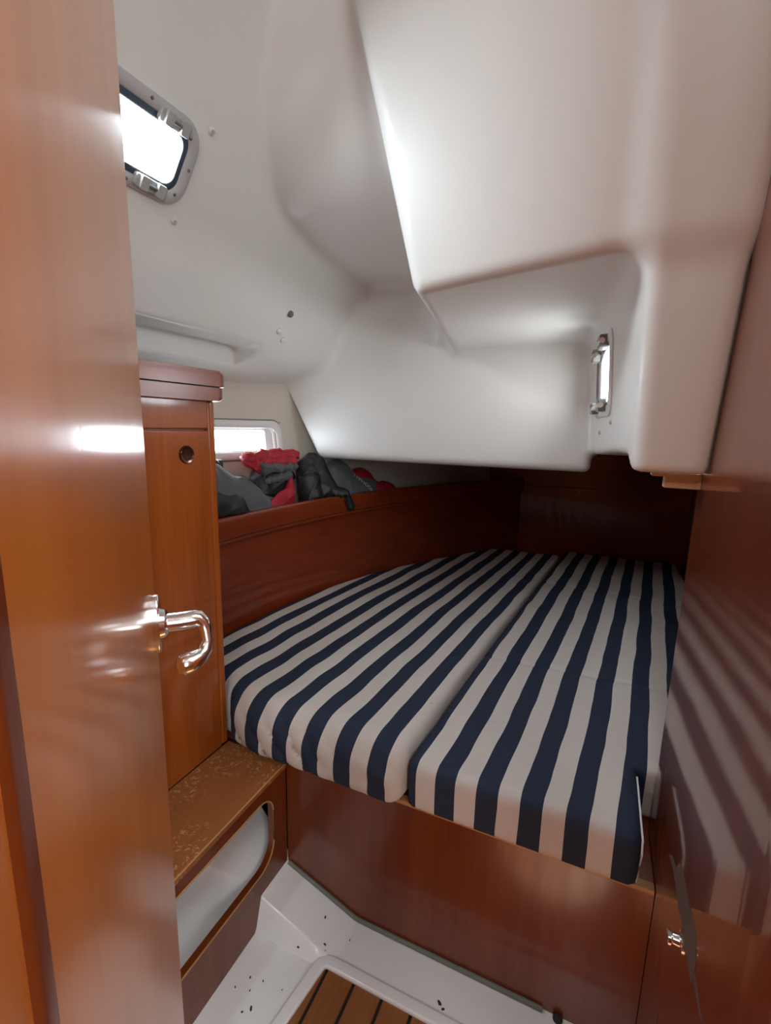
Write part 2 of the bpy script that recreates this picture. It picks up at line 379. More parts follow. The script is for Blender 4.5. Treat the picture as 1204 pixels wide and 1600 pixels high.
for (a, b) in ((0.84, 0.072), (0.955, 0.050), (0.977, -0.012), (0.962, -0.076), (0.835, -0.094), (0.70, 0.072), (0.70, -0.094)):
    lathe('screw', H0+u1*a+u2*b+un*0.008, un, [(0, 0.0042), (0.0012, 0.0042), (0.0022, 0.002)], M_screw, w1, 10)
# small white caps near it
for (p, lab) in (((-0.929, 1.007, 2.09), 'small round white screw cap right of the coaming portlight'), ((-1.049, 0.989, 1.901), 'small round white screw cap below the coaming portlight')):
    cpt = empty('screw_cap', p, lab, 'screw cap', 'screw caps by the coaming portlight')
    lathe('collar', Vector(p)-un*0.002, un, [(0, 0.0085), (0.006, 0.0085), (0.008, 0.0065)], M_cap, cpt, 14)
    lathe('plug', Vector(p)+un*0.005, un, [(0, 0.004), (0.004, 0.004)], M_frame, cpt, 10)
for (p, m, r, lab) in (((-1.111, 1.577, 1.803), M_capg, 0.013, 'dark grey rubber plug above two white ones on the side deck'),
                       ((-1.151, 1.562, 1.740), M_cap, 0.010, 'upper white knurled plug beside the handhold recess'),
                       ((-1.166, 1.606, 1.716), M_cap, 0.010, 'lower white knurled plug beside the handhold recess')):
    cpt = empty('deck_plug', p, lab, 'plug', 'plugs on the side deck liner')
    lathe('washer', Vector(p)-un*0.004, un, [(0, r*1.25), (0.005, r*1.25), (0.006, r)], M_frame if m is M_cap else M_cap, cpt, 16)
    lathe('plug_head', Vector(p), un, [(0, r), (0.010, r*0.92), (0.014, r*0.6)], m, cpt, 16)

# portlight in the footwell side (window_3)
wn = Vector((-1, -0.10, -0.07)).normalized(); wy = Vector((-0.10, 1, 0)).normalized(); wz = wn.cross(wy); wz = wz if wz.z > 0 else -wz
W0 = Vector((float(xwell(1.66, 1.555)), 1.66, 1.555))
w3 = empty('window_3', W0, 'small portlight with smoked latches in the footwell side of the alcove', None, None, 'structure')
ring('flange', rrect(-0.225, 0.215, -0.118, 0.118, 0.06), rrect(-0.185, 0.180, -0.085, 0.085, 0.035), W0+wn*0.0, wy, wz, wn, 0.006, M_wframe, w3)
ring('gasket', rrect(-0.187, 0.182, -0.087, 0.087, 0.036), rrect(-0.176, 0.171, -0.076, 0.076, 0.03), W0+wn*0.0, wy, wz, wn, 0.003, M_screw, w3)
prism('pane', rrect(-0.183, 0.178, -0.083, 0.083, 0.03), W0-wn*0.012, wy, wz, wn, 0.004, M_glass, w3)
for (a, b) in ((-0.10, 0.092), (0.10, 0.080), (-0.10, -0.085), (0.10, -0.088)):
    lt = prism('latch', rrect(a-0.035, a+0.035, b-0.018, b+0.018, 0.006, 3), W0+wn*0.004, wy, wz, wn, 0.022, M_latchd, w3, 0.004)
    lathe('pivot', W0+wy*a+wz*b+wn*0.02-wy*0.04, wy, [(0, 0.008), (0.08, 0.008)], M_chrome, lt, 10)
for (a, b, lab) in ((-0.215, 0.150, 'screw cap above the footwell portlight'), (-0.225, -0.135, 'screw cap below the near corner of the footwell portlight'), (0.05, -0.165, 'screw cap below the far corner of the footwell portlight'), (-0.03, 0.16, 'screw cap above the middle of the footwell portlight')):
    p = W0+wy*a+wz*b
    tag(lathe('screw_cap', p-wn*0.002, wn, [(0, 0.007), (0.005, 0.007), (0.008, 0.004)], M_frame, None, 12), 'small grey '+lab, 'screw cap', 'screw caps around the footwell portlight')

# ------------------------------------------------------------------ hull side lining with the long window (window_2)
ys = np.concatenate([np.arange(0.05, 1.2, 0.05), np.arange(1.2, 3.7, 0.01)]); zs = np.arange(-0.06, 1.76, 0.01)
HW_Y0, HW_Y1, HW_Z0, HW_Z1 = 1.30, 1.885, 1.268, 1.378
vv = [(float(xhull(y, z)), float(y), float(z)) for y in ys for z in zs]; ff = []
nz = len(zs)
for i in range(len(ys)-1):
    for j in range(nz-1):
        yc, zc = (ys[i]+ys[i+1])/2, (zs[j]+zs[j+1])/2
        if HW_Y0 < yc < HW_Y1 and HW_Z0 < zc < HW_Z1: continue
        ff.append((i*nz+j, i*nz+j+1, (i+1)*nz+j+1, (i+1)*nz+j))
hull = tag(pydata('wall_left', vv, ff, M_vinyl, None, True), 'beige vinyl hull lining above the berth shelf', None, None, 'structure')
hy = Vector((float(xhull(1.93, 1.32)-xhull(1.45, 1.32)), 0.48, 0)).normalized()
hn0 = Vector((1, 0, 0.12)); hz = Vector((-0.12, 0, 1)).normalized(); hn = hy.cross(hz); hn = hn if hn.x > 0 else -hn
G0 = Vector((float(xhull(1.69, 1.32))+0.004, 1.69, 1.32))
w2 = empty('window_2', G0, 'long white framed hull window behind the jackets on the shelf', None, None, 'structure')
ring('flange', rrect(-0.43, 0.240, -0.086, 0.086, [0.055, 0.05, 0.05, 0.03]), rrect(-0.395, 0.200, -0.052, 0.052, [0.035, 0.03, 0.03, 0.02]), G0-hn*0.006, hy, hz, hn, 0.016, M_wframe, w2, 0.004)
ring('reveal', rrect(-0.396, 0.202, -0.053, 0.053, [0.035, 0.03, 0.03, 0.02]), rrect(-0.385, 0.150, -0.045, 0.045, [0.012]*4), G0-hn*0.03, hy, hz, hn, 0.012, M_wframe, w2, 0.002)
prism('pane', rrect(-0.39, 0.160, -0.048, 0.048, 0.012), G0-hn*0.04, hy, hz, hn, 0.005, M_glass, w2)
ring('outline_bead', rrect(-0.436, 0.246, -0.092, 0.092, [0.058, 0.05, 0.05, 0.03]), rrect(-0.429, 0.239, -0.085, 0.085, [0.055, 0.05, 0.05, 0.03]), G0-hn*0.006, hy, hz, hn, 0.010, M_seal, w2, 0.001)
lathe('screw', G0+hy*0.225+hz*0.077+hn*0.010, hn, [(0, 0.004), (0.002, 0.003)], M_screw, w2, 10)

# ------------------------------------------------------------------ wooden walls
def planes_wall(name, lo, hi, mat, label, bev=0.0):
    return tag(box(name, lo, hi, mat, None, bev), label, None, None, 'structure')
wb = empty('wall_back', (0, 3.43, 0.4), 'dark mahogany aft bulkhead at the foot of the berth', None, None, 'structure')
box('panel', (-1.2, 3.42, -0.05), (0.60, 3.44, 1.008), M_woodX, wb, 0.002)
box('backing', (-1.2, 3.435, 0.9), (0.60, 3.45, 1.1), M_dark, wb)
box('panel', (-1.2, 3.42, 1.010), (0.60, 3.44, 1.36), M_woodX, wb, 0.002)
lathe('screw', (-0.098, 3.42, 0.985), (0, -1, 0), [(0, 0.006), (0.003, 0.004)], M_chrome, wb, 10)
planes_wall('wall_right_aft', (0.54, 0.48, -0.05), (0.56, 3.46, 1.32), M_woodY, 'dark mahogany side of the berth beyond the bulkhead edge')
wr = empty('wall_right', (R_X+0.015, 0.85, 0), 'glossy red mahogany bulkhead panel beside the berth', None, None, 'structure')
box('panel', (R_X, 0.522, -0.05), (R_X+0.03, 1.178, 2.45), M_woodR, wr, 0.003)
chip = [(0.952, 0.592), (0.923, 0.616), (0.88, 0.63), (0.862, 0.658), (0.835, 0.667), (0.769, 0.668), (0.733, 0.677), (0.707, 0.67), (0.696, 0.649), (0.696, 0.632), (0.678, 0.632), (0.634, 0.628), (0.50, 0.60), (0.50, 0.592), (0.64, 0.622), (0.698, 0.621), (0.701, 0.605), (0.744, 0.604), (0.772, 0.588), (0.786, 0.611), (0.825, 0.602), (0.868, 0.609), (0.92, 0.605)]
chip = [(a, b) for a, b in chip if a >= 0.55]
tag(prism('chipped_patch', chip, (R_X+0.0005, 0, 0), (0, 1, 0), (0, 0, 1), (-1, 0, 0), 0.0011, M_chip, wr), 'bare worn streak where the varnish has chipped off')
planes_wall('trim_1', (R_X-0.012, 0.44, -0.05), (R_X+0.05, 0.522, 2.45), M_woodR, 'rounded mahogany jamb at the near edge of the right bulkhead', 0.010)
ct = empty('door_catch', (R_X, 0.780, 0.585), 'small chrome door catch on the worn right bulkhead', 'door catch')
lathe('base_plate', (R_X, 0.780, 0.587), (-1, 0, 0), [(0, 0.017), (0.002, 0.017), (0.004, 0.012)], M_chrome, ct, 20)
lathe('stud', (R_X-0.003, 0.780, 0.587), (-1, 0, 0), [(0, 0.009), (0.010, 0.008), (0.013, 0.0115), (0.017, 0.0115), (0.019, 0.008)], M_chrome, ct, 20)
cl = empty('cleat', (0.16, 1.155, 1.283), 'short pale bare wood cleat under the white footwell corner', 'cleat')
box('block', (0.129, 1.140, 1.283), (R_X, 1.172, 1.314), M_pale, cl, 0.002)
box('broken_end', (0.104, 1.142, 1.306), (0.130, 1.170, 1.316), M_pale, cl, 0.003)
# black rubber seam between liner and bulkhead panel
zz = np.linspace(1.32, 2.3, 40)
tube('trim_2', [(R_X-0.0015, 1.097-0.25*(z-1.32), float(z)) for z in zz], 0.0025, M_seal, None, 8)
tag(bpy.data.objects['trim_2'], 'thin dark sealing strip between white liner and red bulkhead', None, None, 'structure')

# ------------------------------------------------------------------ white floor pan and teak sole
def zfloor(x, y):
    out = np.maximum(-0.745-x, 0)
    low = 1.25*np.maximum(out-0.02, 0)
    ramp = 0.375*np.maximum(-0.51-x, 0)-0.375*np.maximum(-0.75-x, 0)
    hi_ = ramp+1.18*out
    yc = 0.876+0.9*np.minimum(x+0.765, 0)
    t = np.clip((y-yc+0.014)/0.028, 0, 1)
    z = low*(1-t)+hi_*t
    z = np.minimum(z, 0.52)
    return z
gx = np.unique(np.concatenate([np.arange(-0.955, -0.50, 0.006), np.arange(-0.50, 0.24, 0.02)])); gy = np.unique(np.concatenate([np.arange(0.05, 0.70, 0.03), np.arange(0.70, 1.035, 0.0035)]))
def xedge(y): return -0.538-0.14*(0.878-y)
vv = []; ff = []
GX, GY = np.meshgrid(gx, gy, indexing='ij'); GZ = zfloor(GX, GY)
vv = np.stack([GX, GY, GZ], -1).reshape(-1, 3); ny = len(gy)
for i in range(len(gx)-1):
    for j in range(ny-1):
        xc, yc = (gx[i]+gx[i+1])/2, (gy[j]+gy[j+1])/2
        if xc > xedge(yc)+0.003 and yc < 0.875: continue
        ff.append((i*ny+j, (i+1)*ny+j, (i+1)*ny+j+1, i*ny+j+1))
pan = pydata('floor', vv, ff, M_floor, None, True)
tag(pan, 'white moulded floor pan with a ramp beside the berth front', None, None, 'structure')
md = pan.modifiers.new('thick', 'SOLIDIFY'); md.thickness = 0.012; md.offset = -1
pan.data.set_sharp_from_angle(angle=math.radians(24))
rimp = rrect(-0.012, 0.020, -0.004, 0.010, 0.006, 4)
bmr = bmesh.new(); L_ = []
rpath = [((-0.538-0.14*0.80, 0.078), (-1, -0.14)), ((-0.538, 0.878), (-0.80, 0.60)), ((-0.520, 0.880), (0, 1)), ((0.19, 0.880), (0, 1))]
rpath = [((-0.650, 0.078), (-0.99, 0.138)), ((-0.5405, 0.860), (-0.99, 0.138)), ((-0.537, 0.872), (-0.8, 0.6)), ((-0.527, 0.878), (-0.4, 0.92)), ((-0.515, 0.879), (0, 1)), ((0.19, 0.879), (0, 1))]
for (x, y), (nx_, ny_) in rpath:
    L_.append([bmr.verts.new((x+nx_*a, y+ny_*a, h)) for a, h in rimp])
for A, B in zip(L_, L_[1:]):
    for i in range(len(A)): bmr.faces.new((A[i], A[(i+1) % len(A)], B[(i+1) % len(B)], B[i]))
soft(link('sole_rim', bmr, M_floor, pan), 60)
sole = empty('floor_teak_sole', (-0.2, 0.5, 0), 'teak plank sole with black caulked seams', None, None, 'structure')
box('caulk_bed', (-0.66, 0.02, -0.03), (0.24, 0.876, -0.006), M_dark, sole)
xb = [-0.756, -0.678, -0.600, -0.522, -0.444, -0.366, -0.289, -0.211, -0.133, -0.055, 0.023, 0.101, 0.195]
for a, b in zip(xb, xb[1:]):
    a2, b2 = a+0.004, b-0.004
    pl = []
    for x in (a2, b2):
        yy = min(0.874, 0.878+(x+0.538)/0.14*1.0) if x < -0.538 else 0.874
        pl.append((x, yy))
    if pl[1][1] < 0.1: continue
    ya, yb_ = max(pl[0][1], 0.03), pl[1][1]
    if a2 < -0.538:
        # plank cut by the slanting left edge
        xs = max(a2, -0.538-0.14*(0.878-0.05)); poly = [(xs, 0.05)] if True else []
        yint = 0.878+(a2+0.538)/0.14
        poly = [(b2, 0.03)]
        poly += [(b2, 0.874 if b2 >= -0.536 else 0.878+(b2+0.536)/0.14)]
        if b2 > -0.536: poly += [(-0.535, 0.874)]
        poly += [(max(a2, -0.65), max(0.03, 0.878+(max(a2, -0.65)+0.536)/0.14))]
        if max(0.03, 0.878+(max(a2, -0.65)+0.536)/0.14) > 0.031: poly += [(a2, 0.03)]
    else:
        poly = [(b2, 0.03), (b2, 0.874), (a2, 0.874), (a2, 0.03)]
    prism('plank', poly, (0, 0, -0.012), (1, 0, 0), (0, 1, 0), (0, 0, 1), 0.013, M_teak, sole, 0.0015, 1)
# flakes of dirt on the white floor
fl = [((567, 1414), -0.60, 0.95)]
for k, (x, y, s, a) in enumerate([(-0.584, 0.960, 0.010, 0.3), (-0.553, 0.906, 0.009, 1.2), (-0.545, 0.895, 0.004, 0), (-0.614, 0.872, 0.009, 1.5), (-0.502, 0.955, 0.005, 0.4), (-0.233, 0.920, 0.014, 0.9), (-0.222, 0.912, 0.010, 2.0), (-0.690, 0.768, 0.007, 0.2), (-0.655, 0.775, 0.006, 0.8), (-0.672, 0.745, 0.006, 0.1), (-0.645, 0.716, 0.011, 0.5), (-0.66, 0.702, 0.008, 2.2), (-0.60, 0.780, 0.004, 0.2), (-0.71, 0.735, 0.006, 1.0)]):
    z = float(zfloor(np.array(x), np.array(y)))
    poly = []
    for i in range(9):
        t = 2*math.pi*i/9; rr = 0.55*s*(0.55+0.5*random.random())
        px_, py_ = rr*math.cos(t)*0.55, rr*math.sin(t)
        poly.append((px_*math.cos(a)-py_*math.sin(a), px_*math.sin(a)+py_*math.cos(a)))
    nrm = Vector((-(float(zfloor(np.array(x+0.004), np.array(y)))-z)/0.004, -(float(zfloor(np.array(x), np.array(y+0.004)))-z)/0.004, 1)).normalized()
    e1 = Vector((1, 0, -nrm.x/nrm.z)).normalized(); e2 = nrm.cross(e1)
    tag(prism('dirt_flake', poly, Vector((x, y, z))+nrm*0.0003, e1, e2, nrm, 0.0016, M_dirt), 'tiny dark flake of dirt lying on the white floor pan', 'dirt flake', 'dirt flakes on the white floor')

# ------------------------------------------------------------------ berth base and cushions
bb = empty('berth_base', (-0.3, BED_Y, 0), 'varnished mahogany berth base under the striped cushions', 'bed base')
xsb = np.concatenate([np.arange(-0.7475, -0.45, 0.01), [-0.45, R_X-0.001]])
poly = [(float(x), float(zfloor(np.array(x), np.array(1.012)))+0.002) for x in xsb] + [(R_X-0.001, BED_Z-0.012), (-0.7475, BED_Z-0.012)]
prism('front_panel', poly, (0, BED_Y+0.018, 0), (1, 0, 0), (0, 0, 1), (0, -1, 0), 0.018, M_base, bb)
box('front_cap', (-0.745, BED_Y-0.002, BED_Z-0.012), (R_X-0.001, BED_Y+0.02, BED_Z), M_edge, bb, 0.002)
# platform follows the hull
yp = np.linspace(BED_Y+0.02, 3.41, 40)
poly = [(0.53, 1.19), (0.53, 3.41)]+[(float(xside(y))+0.002, float(y)) for y in yp[::-1]]+[(R_X-0.001, BED_Y+0.02), (R_X-0.001, 1.19)]
prism('platform', poly, (0, 0, BED_Z-0.02), (1, 0, 0), (0, 1, 0), (0, 0, 1), 0.019, M_woodY, bb)
tube('trim_3', [(float(x), BED_Y-0.004, float(zfloor(np.array(x), np.array(1.010)))+0.005) for x in np.concatenate([np.arange(-0.742, -0.45, 0.012), np.arange(-0.45, 0.03, 0.03)])], 0.0065, M_seal, None, 8)
tag(bpy.data.objects['trim_3'], 'grey green sealant bead along the foot of the berth front', None, None, 'structure')
tag(lathe('rubber_bung', (0.035, BED_Y-0.006, 0.004), (0, -0.3, 1), [(-0.004, 0.012), (0.004, 0.011), (0.007, 0.007)], M_dirt, None, 12), 'black rubber bung at the end of the sealant bead', 'bung')

def seam(y): return -0.379+0.092*(y-0.926)
def fold(x, y, z):
    return 0.0022*np.sin(23*x+9*y+4*np.sin(5*y))*np.sin(6*y+3*x)
def cushL(x, y, z):
    zt = 0.608+0.010*np.sin(2.2*(y-0.9))+fold(x, y, z)+0.006*np.sin(5*x+1)
    fr = 0.972+0.055*np.clip((-0.80-x)/0.2, 0, 1)**2 + (0.0065*np.clip((-0.45-x)/0.2, 0, 1)*(1-np.abs(np.sin(30*x+34*z+2*np.sin(9*x))))**2+0.003*np.exp(-((x+0.43)/0.05)**2)*np.sin(95*z+30*x))*np.clip(1.07-y, 0, 0.1)*10 - y
    d = rmax(fr, z-zt, 0.085)
    d = rmax(d, BED_Z+0.002-z, 0.03)
    d = rmax(d, x-(seam(y)-0.003-0.006*np.sin(14*y)*np.clip(1.3-y, 0, 1)), 0.016+0.026*np.exp(-np.maximum(y-0.95, 0)/0.22))
    d = rmax(d, xside(y)+0.012-x, 0.03)
    d = rmax(d, np.minimum(1.026-y, -0.945-x)*1.0, 0.012)
    return rmax(d, y-3.20, 0.05)
def cushR(x, y, z):
    zt = 0.572+0.012*sstep(1.0, 1.6, y)+0.012*np.sin(1.3*(y-1.0))+fold(x+0.3, y*1.1, z)
    zt = zt-0.006*np.exp(-((y-1.62-0.05*x)/0.012)**2)-0.006*np.exp(-((y-2.55+0.1*x)/0.015)**2)
    fr = 0.996-y
    d = rmax(fr, z-zt, 0.028)
    d = rmax(d, BED_Z+0.002-z, 0.012)
    d = rmax(d, seam(y)+0.003-x, 0.022)
    right = np.maximum(x-0.50, np.minimum(x-0.158, 1.215-y))
    d = rmax(d, right, 0.02)
    return rmax(d, y-3.38, 0.05)
mL = nets_obj('mattress', cushL, (-1.26, 0.93, 0.425), (-0.13, 3.24, 0.66), 0.0115, stripe_mat('navy_stripe_ticking_left', -0.463+0.0906-0.0906-0.0906, 3.0))
tag(mL, 'navy and white striped berth cushion on the hull side, with a soft rounded front', 'mattress', 'striped berth cushions')
mR = nets_obj('mattress', cushR, (-0.42, 0.96, 0.425), (0.53, 3.42, 0.64), 0.0105, stripe_mat('navy_stripe_ticking_right', -0.391-0.0906, 8.0))
tag(mR, 'navy and white striped berth cushion beside the red bulkhead, with a square front', 'mattress', 'striped berth cushions')
tag(tube('piping', [(0.157, 1.004, 0.455), (0.159, 1.0, 0.53), (0.158, 1.006, 0.558), (0.157, 1.06, 0.566), (0.157, 1.14, 0.570), (0.157, 1.19, 0.570)], 0.0022, M_white, mR, 6), 'thin white piping edge')

# ------------------------------------------------------------------ berth side panel, rail and shelf along the hull
hs = empty('hull_shelf', (-1.25, 1.8, 0.98), 'mahogany shelf with a raised rail along the hull above the berth', 'shelf')
def sweep(name, prof, y0, y1, mat, parent, n=60):
    """profile (inboard offset from the side curve, z) swept along the hull curve"""
    bm = bmesh.new(); loops = []
    for y in np.linspace(y0, y1, n):
        s = float(np.polyval(np.polyder(XF), y)); nn = Vector((1, -s, 0)).normalized(); b0 = Vector((float(xside(y)), float(y), 0))
        loops.append([bm.verts.new(b0+nn*a+Vector((0, 0, z))) for a, z in prof])
    k = len(prof)
    for A, B in zip(loops, loops[1:]):
        for i in range(k): bm.faces.new((A[i], A[(i+1) % k], B[(i+1) % k], B[i]))
    bm.faces.new(loops[0]); bm.faces.new(loops[-1][::-1])
    return soft(link(name, bm, mat, parent), 50)
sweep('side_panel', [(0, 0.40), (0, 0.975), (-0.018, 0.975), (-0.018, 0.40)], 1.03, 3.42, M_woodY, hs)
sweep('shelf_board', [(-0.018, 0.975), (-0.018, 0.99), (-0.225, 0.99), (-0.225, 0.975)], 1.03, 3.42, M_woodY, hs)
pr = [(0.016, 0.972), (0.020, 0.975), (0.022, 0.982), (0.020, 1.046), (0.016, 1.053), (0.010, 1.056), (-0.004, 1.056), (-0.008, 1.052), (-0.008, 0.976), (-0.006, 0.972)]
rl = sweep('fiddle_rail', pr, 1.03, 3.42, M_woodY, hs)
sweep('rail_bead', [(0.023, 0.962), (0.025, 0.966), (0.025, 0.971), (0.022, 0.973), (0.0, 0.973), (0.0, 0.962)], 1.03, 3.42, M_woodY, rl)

# ------------------------------------------------------------------ step locker
st = empty('step', (-0.85, 0.7, 0), 'worn mahogany step with a long cutout beside the berth', 'step')
box('tread', (CAB_X, 0.20, 0.414), (STEP_X+0.004, BED_Y-0.003, 0.432), M_step, st, 0.002)
# front panel with rounded cutout, built as a ring between outline and hole
zb = lambda y: float(zfloor(np.array(STEP_X+0.004), np.array(y)))+0.001
hole = rrect(0.30, 0.950, 0.160, 0.377, [0.055, 0.05, 0.05, 0.065], 8)
def ray_out(p, c):
    return None
bm = bmesh.new()
outer_poly = [(0.20, 0.413), (BED_Y-0.003, 0.413)]+[(float(y), zb(float(y))) for y in np.linspace(BED_Y-0.003, 0.80, 30)]+[(0.20, zb(0.20))]
def build_panel(dx):
    ov = [bm.verts.new((STEP_X-dx, y, z)) for y, z in outer_poly]; hv = [bm.verts.new((STEP_X-dx, y, z)) for y, z in hole]
    oe = [bm.edges.new((ov[i], ov[(i+1) % len(ov)])) for i in range(len(ov))]; he = [bm.edges.new((hv[i], hv[(i+1) % len(hv)])) for i in range(len(hv))]
    bmesh.ops.triangle_fill(bm, edges=oe+he, use_beauty=True)
    return ov, hv
o1, h1 = build_panel(0.0); o2, h2 = build_panel(0.018)
for A, B in ((o1, o2), (h1, h2)):
    for i in range(len(A)): bm.faces.new((A[i], A[(i+1) % len(A)], B[(i+1) % len(B)], B[i]))
link('front_panel', bm, M_base, st)
hp = [(STEP_X+0.0012, y, z) for y, z in hole]
tube('cutout_edge', hp+[hp[0]], 0.0022, M_edge, st, 6, False)
tube('nosing', [(STEP_X+0.004, 0.20, 0.4305), (STEP_X+0.004, BED_Y-0.002, 0.4305)], 0.0022, M_edge, st, 6)

# ------------------------------------------------------------------ locker cabinet beside the door
cb = empty('locker_cabinet', (-1.1, 0.7, 0.43), 'tall mahogany locker with a ring pull and a thick rounded cap', 'cabinet')
box('carcass', (-1.21, 0.20, 0.432), (CAB_X-0.016, 0.998, 1.452), M_wood, cb)
box('upper_panel', (CAB_X-0.016, 0.20, 1.380), (CAB_X, 0.984, 1.452), M_wood, cb, 0.0015)
dr = box('door', (CAB_X-0.016, 0.20, 0.434), (CAB_X, 0.984, 1.373), M_wood, cb, 0.0015)
box('corner_post', (CAB_X-0.04, 0.986, 0.432), (CAB_X+0.001, 1.012, 1.454), M_wood, cb, 0.009, 4)
rp = (CAB_X, 0.906, 1.314)
lathe('finger_pull', (CAB_X-0.004, 0.906, 1.314), (1, 0, 0), [(0, 0.0235), (0.006, 0.0235), (0.0095, 0.021), (0.0085, 0.0165), (0.0055, 0.015), (0.0048, 0.001)], M_bronze, dr, 24)
cap = empty('cap', (0, 0, 0)); 
capo = bmesh.new()
pl = rrect(-1.22, -0.925, 0.20, 1.034, [0.035, 0.01, 0.01, 0.01], 8)
bpy.data.objects.remove(cap)
cu_ = prism('cap', pl, (0, 0, 1.488), (1, 0, 0), (0, 1, 0), (0, 0, 1), 0.040, M_capW, cb, 0.014, 4)
pl2 = rrect(-1.22, -0.929, 0.20, 1.030, [0.033, 0.01, 0.01, 0.01], 8)
prism('cap_groove', rrect(-1.22, -0.934, 0.20, 1.025, [0.03, 0.01, 0.01, 0.01], 8), (0, 0, 1.478), (1, 0, 0), (0, 1, 0), (0, 0, 1), 0.014, M_dark, cu_)
prism('cap_lower', pl2, (0, 0, 1.485), (1, 0, 0), (0, 1, 0), (0, 0, -1), 0.034, M_capW, cb, 0.012, 4)

# ------------------------------------------------------------------ cabin door in the foreground
DE = Vector((-0.367, 0.300, 0)); DT = Vector((-0.7181, 0.6959, 0)).normalized(); DN = Vector((0.6959, 0.7181, 0)).normalized()
d1 = prism('door_1', [(-0.52, -0.03), (0.0, -0.03), (0.0, 2.35), (-0.52, 2.35)], DE-DN*0.032, DT, (0, 0, 1), DN, 0.032, M_door, None, 0.002)
tag(d1, 'open varnished mahogany cabin door with a chrome lever handle', None, None, 'structure')
prism('edge_moulding', [(-0.3642, 0.0), (-0.3522, 0.0), (-0.3522, 2.3), (-0.3642, 2.3)], DE-DN*0.0005, DT, (0, 0, 1), DN, 0.0025, M_base, d1, 0.003, 3)
HC = DE+DT*(-0.030)+Vector((0, 0, 1.222))
rose_poly = [(0.0140*math.cos(2*math.pi*i/24), 0.0270*math.sin(2*math.pi*i/24)) for i in range(24)]
ho = prism('door_handle', rose_poly, HC-DN*0.0005, DT, (0, 0, 1), DN, 0.006, M_chrome, d1, 0.002, 3)
lathe('collar', HC+DN*0.0055, DN, [(0, 0.0135), (0.004, 0.0125), (0.006, 0.0095)], M_chrome, ho, 24)
z_ = Vector((0, 0, 1))
a0 = HC+DN*0.011
q = [(0, 0, 0), (0.010, 0, 0), (0.020, 0.0005, 0), (0.026, 0.0, 0), (0.0300, -0.004, -0.001), (0.0315, -0.010, -0.003), (0.032, -0.019, -0.006), (0.0305, -0.0265, -0.009), (0.026, -0.031, -0.012), (0.018, -0.033, -0.016), (0.011, -0.0335, -0.0185), (0.0085, -0.0335, -0.0195), (0.0078, -0.0335, -0.0198)]
path = [a0+DN*i+z_*j+DT*k for i, j, k in q]
tube('lever', path, [0.0085, 0.0085, 0.0084, 0.0078, 0.0062, 0.0052, 0.0052, 0.006, 0.0078, 0.0092, 0.0092, 0.0075, 0.003], M_chrome, ho, 18, True, 1.0, (0.3, 0.2, 1))

# ------------------------------------------------------------------ saloon behind the camera (closes the space)
planes_wall('wall_front', (-1.9, -2.3, -0.05), (1.7, -2.25, 2.5), M_wood, 'mahogany forward bulkhead of the saloon')
planes_wall('wall_saloon_left', (-1.72, -2.3, -0.05), (-1.67, 0.08, 2.5), M_vinyl, 'pale side of the saloon')
planes_wall('wall_saloon_right', (1.65, -2.3, -0.05), (1.70, 0.48, 2.5), M_wood, 'mahogany side of the saloon')
planes_wall('wall_door_left', (-1.75, 0.02, -0.05), (-0.62, 0.06, 2.5), M_wood, 'bulkhead left of the cabin door')
planes_wall('wall_door_right', (R_X+0.05, 0.44, -0.05), (1.70, 0.48, 2.5), M_wood, 'bulkhead right of the cabin doorway')
planes_wall('floor_saloon', (-1.72, -2.3, -0.08), (1.70, 3.5, -0.04), M_teak, 'teak saloon sole')
planes_wall('ceiling_saloon', (-1.72, -2.3, 2.44), (1.70, 0.06, 2.49), M_gel, 'white saloon headliner')
planes_wall('ceiling_doorway', (-0.74, 0.06, 2.43), (0.30, 1.06, 2.47), M_gel, 'white headliner above the cabin doorway')
planes_wall('ceiling_side_stop', (-1.80, 0.02, 1.743), (-1.154, 2.42, 1.75), M_stop, 'unseen side deck plate added above the hull lining to keep light out')  # unseen plate, added to stop sky light leaking in behind the lining
planes_wall('ceiling_aft_stop', (-1.75, 2.36, 1.24), (-0.03, 3.46, 1.34), M_stop, 'unseen dark plate added to close the aft end against light')  # unseen, added to close the aft end; dark to cut bounce onto the berth
planes_wall('ceiling_aft_stop_right', (-0.04, 2.36, 1.285), (0.56, 3.46, 1.34), M_stop, 'unseen dark plate added aft of the cockpit well to keep light out')  # unseen, added to shut out sky light aft of the well
planes_wall('ceiling_well_stop', (R_X+0.031, 0.48, 1.30), (0.56, 2.40, 1.33), M_stop, 'unseen dark plate added under the cockpit well beside the bulkhead against light')  # unseen, added to seal the light gap beyond the bulkhead panel

# ------------------------------------------------------------------ jackets on the shelf
def ell(x, y, z, c, r):
    k = np.sqrt(((x-c[0])/r[0])**2+((y-c[1])/r[1])**2+((z-c[2])/r[2])**2)
    return (k-1)*min(r)
def cap3(x, y, z, a, b, ra, rb):
    a, b = np.array(a), np.array(b); d = b-a; L2 = (d**2).sum()
    t = np.clip(((x-a[0])*d[0]+(y-a[1])*d[1]+(z-a[2])*d[2])/L2, 0, 1)
    return np.sqrt((x-a[0]-t*d[0])**2+(y-a[1]-t*d[1])**2+(z-a[2]-t*d[2])**2)-(ra+(rb-ra)*t)
def crease(x, y, z, a=0.006, f=30, ph=0.0):
    w = 2.2*np.sin(0.37*f*x+0.21*f*z+ph)+1.4*np.sin(0.31*f*y-0.4*f*z+1.7*ph)
    r1 = 1-np.abs(np.sin(0.5*f*y+0.42*f*z+w+ph)); r2 = 1-np.abs(np.sin(0.9*f*z-0.55*f*y+1.3*w+2*ph))
    return -a*(r1**3)-0.6*a*(r2**4)+0.35*a*np.sin(1.6*f*y+w)
